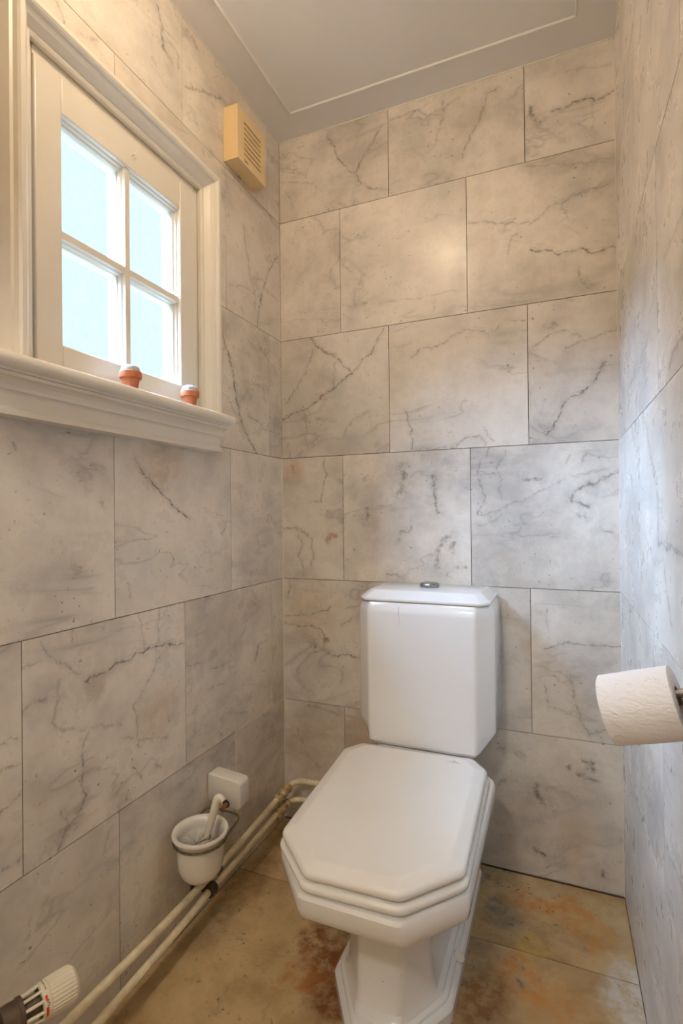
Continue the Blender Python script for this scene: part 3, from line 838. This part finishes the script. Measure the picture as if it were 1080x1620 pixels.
toilet = thing('toilet', 'white angular close-coupled toilet with closed seat against the marble back wall', 'toilet', (0.54, -0.33, 0.0))
XB = 0.5435
pan = [
    sec(octo(XB, .1325, .045, -.662, .137, .12, -.05, .02), 0.0),
    sec(octo(XB, .1325, .045, -.662, .137, .12, -.05, .02), 0.024),
    sec(octo(XB, .1285, .044, -.656, .134, .117, -.052, .02), 0.030),
    sec(octo(XB, .121, .044, -.645, .125, .112, -.056, .02), 0.033),
    sec(octo(XB, .120, .044, -.642, .125, .112, -.056, .02), 0.038),
    sec(octo(XB, .111, .044, -.628, .11, .106, -.06, .02), 0.043),
    sec(octo(XB, .110, .044, -.625, .11, .105, -.06, .02), 0.048),
    sec(octo(XB, .100, .044, -.612, .085, .098, -.064, .02), 0.056),
    sec(octo(XB, .094, .045, -.603, .07, .092, -.068, .02), 0.085),
    sec(octo(XB, .090, .045, -.600, .062, .088, -.07, .02), 0.13),
    sec(octo(XB, .090, .045, -.600, .062, .088, -.07, .02), 0.205),
    sec(octo(XB, .100, .050, -.618, .068, .095, -.08, .03), 0.235),
    sec(octo(XB + .001, .128, .062, -.665, .08, .11, -.10, .05), 0.275),
    sec(octo(XB + .001, .160, .078, -.722, .093, .12, -.14, .06), 0.305),
    sec(octo(XB + .002, .182, .093, -.757, .102, .125, -.17, .06), 0.317),
    sec(octo(XB + .002, .187, .097, -.765, .104, .128, -.175, .06), 0.325),
    sec(octo(XB + .002, .1895, .094, -.775, .108, .13, -.180, .06), 0.345),
    sec(octo(XB + .002, .1895, .093, -.776, .109, .13, -.180, .06), 0.366),
    sec(octo(XB + .002, .1865, .092, -.772, .108, .128, -.182, .06), 0.3725),
    sec(octo(XB + .002, .180, .089, -.764, .106, .124, -.186, .06), 0.3745),
]
mk('pan', loft(pan), M_CERAMIC, toilet, smooth=True, angle=32)
mk('cistern_shelf', loft([sec(octo(.5385, .08, .07, -.25, .03, .08, -.03, .01), 0.20), sec(octo(.5385, .13, .12, -.25, .03, .13, -.02, .01), 0.36), sec(octo(.5385, .13, .12, -.222, .03, .13, -.02, .01), 0.404)]), M_CERAMIC, toilet, smooth=True)

LID = [(-.152, .008), (-.190, -.042), (-.1835, -.432), (-.0885, -.532), (.0885, -.532), (.1835, -.432), (.190, -.042), (.152, .008)]
def seat_outline(grow, r=0.014, rot=2.3, org=(0.529, -0.238)):
    a = math.radians(rot)
    c = (0.0, -0.262)
    out = []
    for x, y in LID:
        x2 = x * (1 + grow / 0.187)
        y2 = c[1] + (y - c[1]) * (1 + grow / 0.27)
        out.append((org[0] + x2 * math.cos(a) - y2 * math.sin(a), org[1] + x2 * math.sin(a) + y2 * math.cos(a)))
    return round_poly(out, max(0.003, r + grow * 0.4), 6)
seat = [sec(seat_outline(g), z) for g, z in ((-.014, .3748), (-.004, .3755), (.002, .379), (.0042, .3845), (.003, .390), (-.002, .3938), (-.016, .3952))]
mk('seat', loft(seat), M_SEAT, toilet, smooth=True, angle=60)
lid = [sec(seat_outline(g), z) for g, z in ((-.016, .3962), (-.006, .3975), (-.0015, .401), (-.0005, .406), (-.002, .4105), (-.005, .4138), (-.009, .4155), (-.0255, .4196), (-.0275, .4202), (-.032, .4204))]
lidob = mk('seat_lid', loft(lid), M_SEAT, toilet, smooth=True, angle=60)
ez = 0.4205
def flat_mark(pts, h=0.0004):
    return loft([[(x, y, ez) for x, y in pts], [(x, y, ez + h) for x, y in pts]])
marks = []
ex, ey = 0.637, -0.279
for k in range(7):
    x = ex - 0.016 + k * 0.0052
    marks.append(flat_mark([(x, ey - 0.0045), (x + 0.0032, ey - 0.0045), (x + 0.0038, ey - 0.001 + 0.001 * (k % 2)), (x + 0.0006, ey - 0.0012)]))
marks.append(flat_mark([(ex - 0.004, ey + 0.003), (ex + 0.006, ey + 0.003), (ex + 0.004, ey + 0.0065), (ex + 0.001, ey + 0.0105), (ex - 0.002, ey + 0.0065)]))
marks.append(flat_mark([(ex - 0.010, ey + 0.0005), (ex + 0.012, ey + 0.0005), (ex + 0.010, ey + 0.0018), (ex - 0.008, ey + 0.0018)]))
mk('emblem', join(*marks), M_GREYPRINT, lidob)['label'] = 'faint grey emblem printed on the seat lid'
for x in (0.46, 0.61):
    mk('hinge', lathe([(0.0, 0), (0.010, 0), (0.010, 0.05), (0.0, 0.05)], (x - 0.025, -0.2265, 0.392), (1, 0, 0), 16), M_SEAT, toilet, smooth=True)
# cistern
XC = 0.538
def cis(hs, hf, yf, df, z, yb=-0.008, r=0.008):
    p = [(XC - hs, yb), (XC - hs, yf + df), (XC - hf, yf), (XC + hf, yf), (XC + hs, yf + df), (XC + hs, yb)]
    return sec(round_poly(p, r, 5), z)
body = [cis(.144, .138, -.205, .02, .4045), cis(.150, .144, -.214, .022, .409), cis(.156, .147, -.219, .026, .417), cis(.188, .1475, -.220, .047, .458), cis(.1915, .1475, -.220, .050, .466),
        cis(.1915, .1475, -.220, .050, .772), cis(.1905, .1475, -.219, .049, .780), cis(.184, .1465, -.2125, .044, .7985), cis(.180, .145, -.208, .042, .803)]
cistern = mk('cistern', loft(body), M_CISTERN, toilet, smooth=True, angle=28)
clid = [cis(.181, .158, -.2085, .030, .8045), cis(.1835, .1605, -.2125, .030, .8075), cis(.1835, .1605, -.2125, .030, .8115), cis(.160, .143, -.188, .026, .8315, -.018), cis(.154, .138, -.182, .024, .8335, -.022)]
cl = mk('cistern_lid', loft(clid), M_CERAMIC, toilet, smooth=True, angle=28)
mk('flush_button', lathe([(0.0, 0), (.027, 0), (.0285, .003), (.0285, .008), (.026, .0115), (.022, .0125), (.021, .0115), (.010, .0125), (0.0, .0128)], (0.5365, -0.085, .8332), (0, 0, 1), 36), M_CHROME, cl, smooth=True)
for x, y, z in ((0.6655, -0.400, 0.0325), (0.421, -0.400, 0.0325)):
    mk('bolt_cap', lathe([(0, -.008), (.0125, -.008), (.0135, .003), (.0125, .007), (.008, .010), (0, .0105)], (x, y, z), (0.6 if x > .54 else -0.6, -0.3, 1), 20), M_SEAT, toilet, smooth=True)

# ------------------------------------------------------------------ heating pipes along the left wall
UP = [(0.0, -1.305, 0.125), (0.028, -1.300, 0.125), (0.048, -1.27, 0.125), (0.048, -1.10, 0.126), (0.048, -0.91, 0.125), (0.048, -0.68, 0.1185), (0.048, -0.456, 0.1205), (0.048, -0.285, 0.1285), (0.0495, -0.13, 0.1415), (0.054, -0.085, 0.148), (0.072, -0.055, 0.158), (0.13, -0.045, 0.161), (0.30, -0.045, 0.160), (0.35, -0.03, 0.160), (0.356, 0.0, 0.160)]
LO = [(0.0, -1.285, 0.060), (0.036, -1.280, 0.060), (0.057, -1.24, 0.061), (0.057, -1.05, 0.064), (0.056, -0.857, 0.071), (0.055, -0.60, 0.081), (0.055, -0.492, 0.0915), (0.055, -0.30, 0.0955), (0.052, -0.14, 0.099), (0.053, -0.095, 0.101), (0.068, -0.062, 0.101), (0.12, -0.048, 0.102), (0.28, -0.045, 0.100), (0.33, -0.03, 0.100), (0.336, 0.0, 0.100)]
def coupling(p, q, r):
    p, q = Vector(p), Vector(q)
    L = (q - p).length
    return lathe([(r * .75, 0), (r * 1.1, L * .05), (r * 1.05, L * .2), (r * .85, L * .24), (r * .9, L * .34), (r * 1.12, L * .4), (r * 1.1, L * .62), (r * .85, L * .68), (r * .9, L * .78), (r * 1.08, L * .82), (r * 1.0, L * .97), (r * .7, L)], p, q - p, 10)
pu = thing('heating_pipe', 'upper cream heating pipe running along the left wall into the corner', 'pipe', (0.05, -0.65, 0.11), 'two cream heating pipes')
mk('pipe', tube(UP, 0.0090, 16, True), M_PIPE, pu, smooth=True, angle=60)
mk('coupling', coupling((0.0492, -0.145, 0.140), (0.0575, -0.076, 0.151), 0.0145), M_COUPLING, pu, smooth=True)
pl = thing('heating_pipe', 'lower cream heating pipe nearest the floor along the left wall', 'pipe', (0.055, -0.65, 0.06), 'two cream heating pipes')
mk('pipe', tube(LO, 0.0090, 16, True), M_PIPE, pl, smooth=True, angle=60)
mk('coupling', coupling((0.052, -0.155, 0.0985), (0.056, -0.083, 0.101), 0.0150), M_COUPLING, pl, smooth=True)
pb = thing('pipe_bracket', 'dark metal bracket clipping both heating pipes to the left wall under the brush cup', 'bracket', (0.02, -0.475, 0.07))
mk('wall_arm', join(box(0.0008, 0.044, -0.505, -0.486, 0.084, 0.096), box(0.0008, 0.006, -0.510, -0.462, 0.070, 0.150), box(0.0008, 0.038, -0.468, -0.455, 0.116, 0.124)), M_BRACKET, pb, bevel=0.001)
mk('clip', lathe([(.0102, 0), (.0145, 0), (.0155, .006), (.0145, .012), (.0155, .018), (.0145, .024), (.0102, .024)], (0.055, -0.508, 0.0902), (0.0, 0.97, 0.06), 18), M_BRACKET, pb, smooth=True)
mk('clip', lathe([(.0102, 0), (.0135, 0), (.0145, .005), (.0135, .010), (.0145, .016), (.0102, .018)], (0.048, -0.470, 0.1200), (0, 1, 0.03), 18), M_BRACKET, pb, smooth=True)
mk('screw', lathe([(0, 0), (.006, 0), (.005, .004), (0, .005)], (0.006, -0.495, 0.135), (1, 0, 0), 12), M_CHROME, pb, smooth=True)

# ------------------------------------------------------------------ radiator valve
rv = thing('radiator_valve', 'ivory thermostat knob on a grey valve low on the left wall', 'valve', (0.08, -1.03, 0.20))
P0 = Vector((0.079, -1.049, 0.256))
DV = Vector((0.336, 0.942, -0.02)).normalized()
_, K1, K2 = frame_of(DV)
head = mk('thermostat_head', join(lathe([(0.0217, 0.0456), (0.0268, 0.0467), (0.0274, 0.0570), (0.0264, 0.0576)], P0, DV, 48, caps=False),
          lathe([(0.0256, 0.0570), (0.0276, 0.0587), (0.0280, 0.0912), (0.0269, 0.0963)], P0, DV, 120, caps=False, flute=.022, nfl=30),
          lathe([(0.0269, 0.0960), (0.0245, 0.0997), (0.0217, 0.1020), (.0, 0.1032)], P0, DV, 48, caps=True)), M_KNOB, rv, smooth=True, angle=40)
mk('cage_core', lathe([(0.0148, 0.0137), (0.0171, 0.0205), (0.0171, 0.0456), (0.0114, 0.0462)], P0, DV, 24), M_COLLAR, rv, smooth=True)
for k in range(10):
    a = 2 * math.pi * k / 10
    e = K1 * math.cos(a) + K2 * math.sin(a)
    mk('cage_bar', tube([P0 + DV * 0.0182 + e * 0.0211, P0 + DV * 0.0467 + e * 0.0239], 0.0025, 6), M_KNOB, rv, smooth=True)
mk('collar', lathe([(0.0160, -0.0114), (0.0234, -0.0091), (0.0245, 0.0000), (0.0239, 0.0137), (0.0256, 0.0148), (0.0256, 0.0205), (0.0205, 0.0217)], P0, DV, 32), M_COLLAR, rv, smooth=True)
mk('union_nut', lathe([(0.0137, -0.0342), (0.0205, -0.0331), (0.0211, -0.0137), (0.0160, -0.0114)], P0, DV, 6), M_BRASS, rv)
vb = P0 - DV * 0.056
mk('valve_body', join(lathe([(0.0, -.024), (.010, -.0225), (.018, -.016), (.022, -.006), (.022, .006), (.018, .016), (.012, .024), (.012, .034)], vb + Vector((0, 0, 0.006)), DV, 24),
   tube([vb, (0.03, vb.y - 0.03, 0.262), (0.0, vb.y - 0.035, 0.262)], 0.012, 14)), M_VALVE, rv, smooth=True)
def on_band(ang, s, r=0.0277):
    return P0 + DV * s + (K1 * math.cos(ang) + K2 * math.sin(ang)) * r
view = (Vector((0.88633, -1.60598, 1.05)) - (P0 + DV * .051))
A0 = math.atan2(view.dot(K2), view.dot(K1))
def band_patch(a0, a1, s0, s1, r=0.0279):
    n = 5
    secs = [[on_band(a0 + (a1 - a0) * k / n, s, r) for k in range(n + 1)] for s in (s0, s1)]
    return loft(secs, caps=False, closed=False)
mk('red_marks', join(band_patch(A0 - 0.10, A0 + 0.16, .0484, .0520), band_patch(A0 - 0.95, A0 - 0.42, .0484, .0520)), M_RED, head)
def digit(s, ang):
    return text_geo(s, 0.0105, lambda x, y: on_band(ang + y / .0277, .0520 + x, .0281))
mk('numerals', join(digit('5', A0 - 0.25), digit('I', A0 + 0.55), digit('I', A0 + 0.85), digit('I', A0 + 1.15)), M_INK, head)

# ------------------------------------------------------------------ toilet brush set
bh = thing('toilet_brush_holder', 'white ceramic wall block with tarnished wire ring on the left wall', 'brush holder', (0.05, -0.42, 0.27))
rp = round_poly([(0.0008, 0.278), (0.098, 0.268), (0.1055, 0.275), (0.1055, 0.337), (0.098, 0.344), (0.0008, 0.352)], 0.008, 4)
blk = [[(p[0] * 0.0 + (0.052 + (p[0] - 0.052) * k), y, 0.31 + (p[1] - 0.31) * k) for p in rp] for y, k in ((-0.4365, 0.93), (-0.434, 0.98), (-0.430, 1.0), (-0.396, 1.0), (-0.392, 0.98), (-0.390, 0.94))]
blk = [[(max(0.0008, x), y, z) for x, y, z in s] for s in blk]
mk('block', loft(blk), M_CUP, bh, smooth=True, angle=45)
mk('socket_shade', lathe([(.0085, -.0008), (.0105, -.0008), (.0105, .001), (.0085, .001)], (0.0625, -0.4365, 0.281), (0, -1, 0), 20), M_DARK, bh)  # flat dark disc drawn as the shade of the hole
mk('stem', tube([(0.0625, -0.434, 0.279), (0.0625, -0.448, 0.277), (0.066, -0.460, 0.276)], 0.0062, 10, True), M_RUST, bh, smooth=True)
CX, CY, CR = 0.081, -0.570, 0.0625
ring = [(CX + CR * math.cos(a), CY + CR * math.sin(a), 0.2715) for a in [math.radians(100 + 340 * k / 40) for k in range(41)]]
mk('wire_ring', join(tube(ring, 0.0028, 8), tube([(0.066, -0.458, 0.276), (0.110, -0.462, 0.277), (0.126, -0.478, 0.274), (0.132, -0.520, 0.2715), (0.1325, -0.537, 0.2715)], 0.0030, 8, True),
                     tube([(0.066, -0.458, 0.276), (0.030, -0.462, 0.277), (0.020, -0.478, 0.274), (0.026, -0.520, 0.2715), (0.031, -0.532, 0.2715)], 0.0030, 8, True)), M_WIRE, bh, smooth=True)
cup = [(0.0, .178), (.026, .178), (.040, .184), (.049, .196), (.0535, .212), (.055, .235), (.0555, .262), (.057, .272), (.0615, .279), (.0665, .284), (.0675, .289), (.065, .2925), (.060, .2915), (.054, .286), (.0515, .276), (.0505, .240), (.049, .214), (.043, .198), (.032, .190), (0.0, .188)]
tag(mk('brush_cup', lathe([(r, h) for r, h in cup], (CX, CY, 0.0), (0, 0, 1), 48, caps=False), M_CUP, smooth=True, angle=60),
    'white ceramic cup hanging in the wire ring above the pipes', 'cup')
tb = thing('toilet_brush', 'ivory-handled toilet brush standing in the white ceramic cup', 'brush', (CX, CY, 0.19))
B0, B1 = Vector((0.088, -0.577, 0.225)), Vector((0.114, -0.545, 0.362))
dB = (B1 - B0)
hp = [B0 + dB * u for u in (0.0, 0.32, 0.36, 0.42, 0.5, 0.62, 0.75, 0.88, 0.95, 1.0)]
hr = [.005, .005, .009, .008, .0092, .0108, .012, .0128, .0130, .0110]
hsec = []
_, h1, h2 = frame_of(dB)
for p, r in zip(hp, hr):
    hsec.append([p + h1 * (r * math.cos(2 * math.pi * k / 16)) + h2 * (r * 0.75 * math.sin(2 * math.pi * k / 16)) for k in range(16)])
mk('handle', loft(hsec), M_HANDLE, tb, smooth=True)
mk('handle_tip', tube([B1 + Vector((-0.004, 0.0, -0.003)), B1 + Vector((0.002, 0.002, 0.001)), B1 + Vector((0.009, 0.003, -0.002)), B1 + Vector((0.012, 0.003, -0.007))], 0.0082, 12, True), M_HANDLE, tb, smooth=True)
mk('ferrule', lathe([(.0050, .0), (.0075, .004), (.0080, .012), (.0060, .018)], B0 + dB * 0.30, dB, 14), M_COUPLING, tb, smooth=True)
rb = random.Random(5)
tufts = []
for k in range(170):
    a = rb.uniform(0, 2 * math.pi)
    el = rb.uniform(-0.3, 1.15)
    d = Vector((math.cos(a) * math.cos(el), math.sin(a) * math.cos(el), math.sin(el)))
    c = Vector((0.074, -0.578, 0.258))
    L = min(0.040, 0.043 / max(0.4, math.cos(el)) if el < 0.7 else 0.036) * rb.uniform(0.85, 1.0)
    _, e1, e2 = frame_of(d)
    tip = c + d * L
    base = c + d * 0.006
    tufts.append(([base + e1 * .0014, base - e1 * .0007 + e2 * .0012, base - e1 * .0007 - e2 * .0012, tip + e1 * .0009, tip - e1 * .0005 + e2 * .0008, tip - e1 * .0005 - e2 * .0008],
                  [(0, 2, 1), (3, 4, 5), (0, 1, 4, 3), (1, 2, 5, 4), (2, 0, 3, 5)]))
br = mk('bristles', join(*tufts), M_BRISTLE, tb)
br['kind'] = 'stuff'

# ------------------------------------------------------------------ toilet roll and its holder on the right wall
RC = Vector((0.9842, -0.8482, 0.8029))
RA = Vector((1.0, -0.236, 0.3377)).normalized()
tr = thing('toilet_roll', 'white embossed toilet roll hanging askew by the right wall', 'toilet roll', tuple(RC - Vector((0, 0, 0.045))))
R1, L1 = 0.0437, 0.042
prof = [(.0190, -L1), (R1 - .0015, -L1), (R1, -L1 + .001), (R1 + .0002, -L1 * .3), (R1 + .0006, 0.0), (R1 + .0002, L1 * .5), (R1, L1 - .001), (R1 - .0015, L1), (.0190, L1)]
mk('paper', lathe(prof + [prof[0]], RC, RA, 64, caps=False), M_PAPER, tr, smooth=True, angle=50)
mk('core', lathe([(.0186, -L1), (.0186, L1), (.0176, L1), (.0176, -L1), (.0186, -L1)], RC, RA, 32, caps=False), M_CARD, tr, smooth=True)
th = thing('toilet_roll_holder', 'grey steel toilet roll holder screwed to the right wall', 'holder', (1.03, -0.87, 0.79))
e = RC + RA * 0.056
mk('bar', tube([RC - RA * 0.030 + Vector((0, 0, .0105)), RC + RA * 0.050 + Vector((0, 0, .0105))], 0.0055, 12), M_STEEL, th, smooth=True)
mk('wall_plate', box(RW - 0.0035, RW - 0.0009, -0.955, -0.845, 0.775, 0.842), M_STEEL, th, bevel=0.0008)
mk('side_arm', tube([RC + RA * 0.048 + Vector((0, 0, .0105)), (RW - 0.012, -0.900, 0.822), (RW - 0.002, -0.905, 0.815)], 0.0050, 10), M_BRACKET, th, smooth=True)

# ------------------------------------------------------------------ flower pots on the sill
def pot(x, y, label):
    z = 1.322
    t = thing('flower_pot', label, 'pot', (x, y, z), 'two tiny terracotta pots on the sill')
    mk('pot', lathe([(0, 0), (.0135, 0), (.0150, .002), (.0185, .0185), (.0185, .020), (.0222, .0205), (.0228, .024), (.0228, .033), (.0215, .0345), (.0195, .034), (.0190, .030), (0, .030)], (x, y, z), (0, 0, 1), 40), M_TERRA, t, smooth=True, angle=40)
    mk('filling', lathe([(.0192, .031), (.0196, .036), (.0188, .0415), (.0165, .0455), (.0110, .048), (0, .0487)], (x, y, z), (0, 0, 1), 32), M_MOSS, t, smooth=True, angle=60)
pot(0.052, -0.752, 'tiny terracotta pot with pale domed filling below the window mullion')
pot(0.052, -0.558, 'tiny terracotta pot with pale domed filling beside the right window casing')

# ------------------------------------------------------------------ extractor fan
ef = thing('extractor_fan', 'yellowed square plastic extractor fan high on the left wall', 'fan', (0.025, -0.257, 2.08))
fy0, fy1, fz0, fz1, fx = -0.333, -0.181, 2.0795, 2.2355, 0.050
sy0, sy1, sz0, sz1 = -0.300, -0.207, 2.098, 2.205
m, t, b = new_mat('ribbed fan plastic')
pos = t.n('ShaderNodeNewGeometry')
wv = t.n('ShaderNodeTexWave', bands_direction='Z', i={'Vector': pos, 'Scale': 85.0})
link(m, t.n('ShaderNodeBump', i={'Strength': 0.4, 'Distance': 0.0015, 'Height': wv}), b.inputs['Normal'])
b.inputs['Base Color'].default_value = (0.80, 0.60, 0.32, 1)
b.inputs['Roughness'].default_value = 0.45
M_RIB = m
def lip(y0, y1, z0, z1):
    return box(0.0008, fx, y0, y1, z0, z1)
mk('housing', join(lip(fy0, fy1, sz1, fz1), lip(fy0, fy1, fz0, sz0), lip(sy1, fy1, sz0, sz1), lip(fy0, sy0, sz0, sz1)), M_PLASTIC, ef)
mk('cavity_shade', box(0.0008, 0.036, sy0 - 0.0005, sy1 + 0.0005, sz0 - 0.0005, sz1 + 0.0005), M_DARK, ef)  # solid dark box standing in for the unlit fan interior
ns = 7
pitch = (sz1 - sz0) / ns
for k in range(ns):
    z0 = sz0 + k * pitch
    hgt = pitch - 0.0046
    mk('slat', box(0.040, 0.0492, sy0 - 0.0004, sy1 + 0.0004, z0, z0 + hgt), M_RIB, ef)
for k, (w, h) in enumerate(((.0030, .0060), (.0036, .0045), (.0030, .0060), (.0030, .0050))):
    y = -0.299 + k * 0.0055
    mk('maker_mark', box(fx, fx + 0.0004, y, y + w, 2.0895, 2.0895 + h), M_INK, ef)
mk('pull_stub', tube([(0.006, -0.262, 2.0795), (0.006, -0.262, 2.074), (0.010, -0.258, 2.0725)], 0.0013, 6), M_INK, ef)

# ------------------------------------------------------------------ lamps (outside the frame: the toilet's shows as a glow on the back wall, the hallway's is added for front light)
def globe_lamp(x, y, zc, r, colour, power, label):
    la = thing('ceiling_lamp', label, 'lamp', (x, y, zc - 0.02))
    mk('lamp_base', lathe([(0, 0), (r * .8, 0), (r * .8, -.014), (r * .65, -.022), (0, -.022)], (x, y, zc - 0.0006), (0, 0, 1), 32), M_BEAD, la, smooth=True)
    m = bpy.data.materials.new('glowing lamp glass')
    m.use_nodes = True
    t = NT(m)
    m.node_tree.nodes.remove(m.node_tree.nodes['Principled BSDF'])
    m.node_tree.links.new(t.n('ShaderNodeEmission', i={'Color': colour, 'Strength': power}), m.node_tree.nodes['Material Output'].inputs['Surface'])
    gl = [(0.0, -r)] + [(r * math.sin(math.pi * k / 14), -r * math.cos(math.pi * k / 14)) for k in range(2, 13, 2)] + [(r * .3, r * .97)]
    mk('glass_globe', lathe(gl, (x, y, zc - 0.024 - r), (0, 0, 1), 14), m, la, smooth=True)
globe_lamp(0.43, -0.97, RH, 0.066, LAMP_COLOUR, LAMP_POWER, 'round warm glass globe lamp on the toilet ceiling')
globe_lamp(0.50, -2.70, HH, 0.10, HALL_COLOUR, HALL_POWER, 'large globe lamp added on the unseen hallway ceiling for front light')
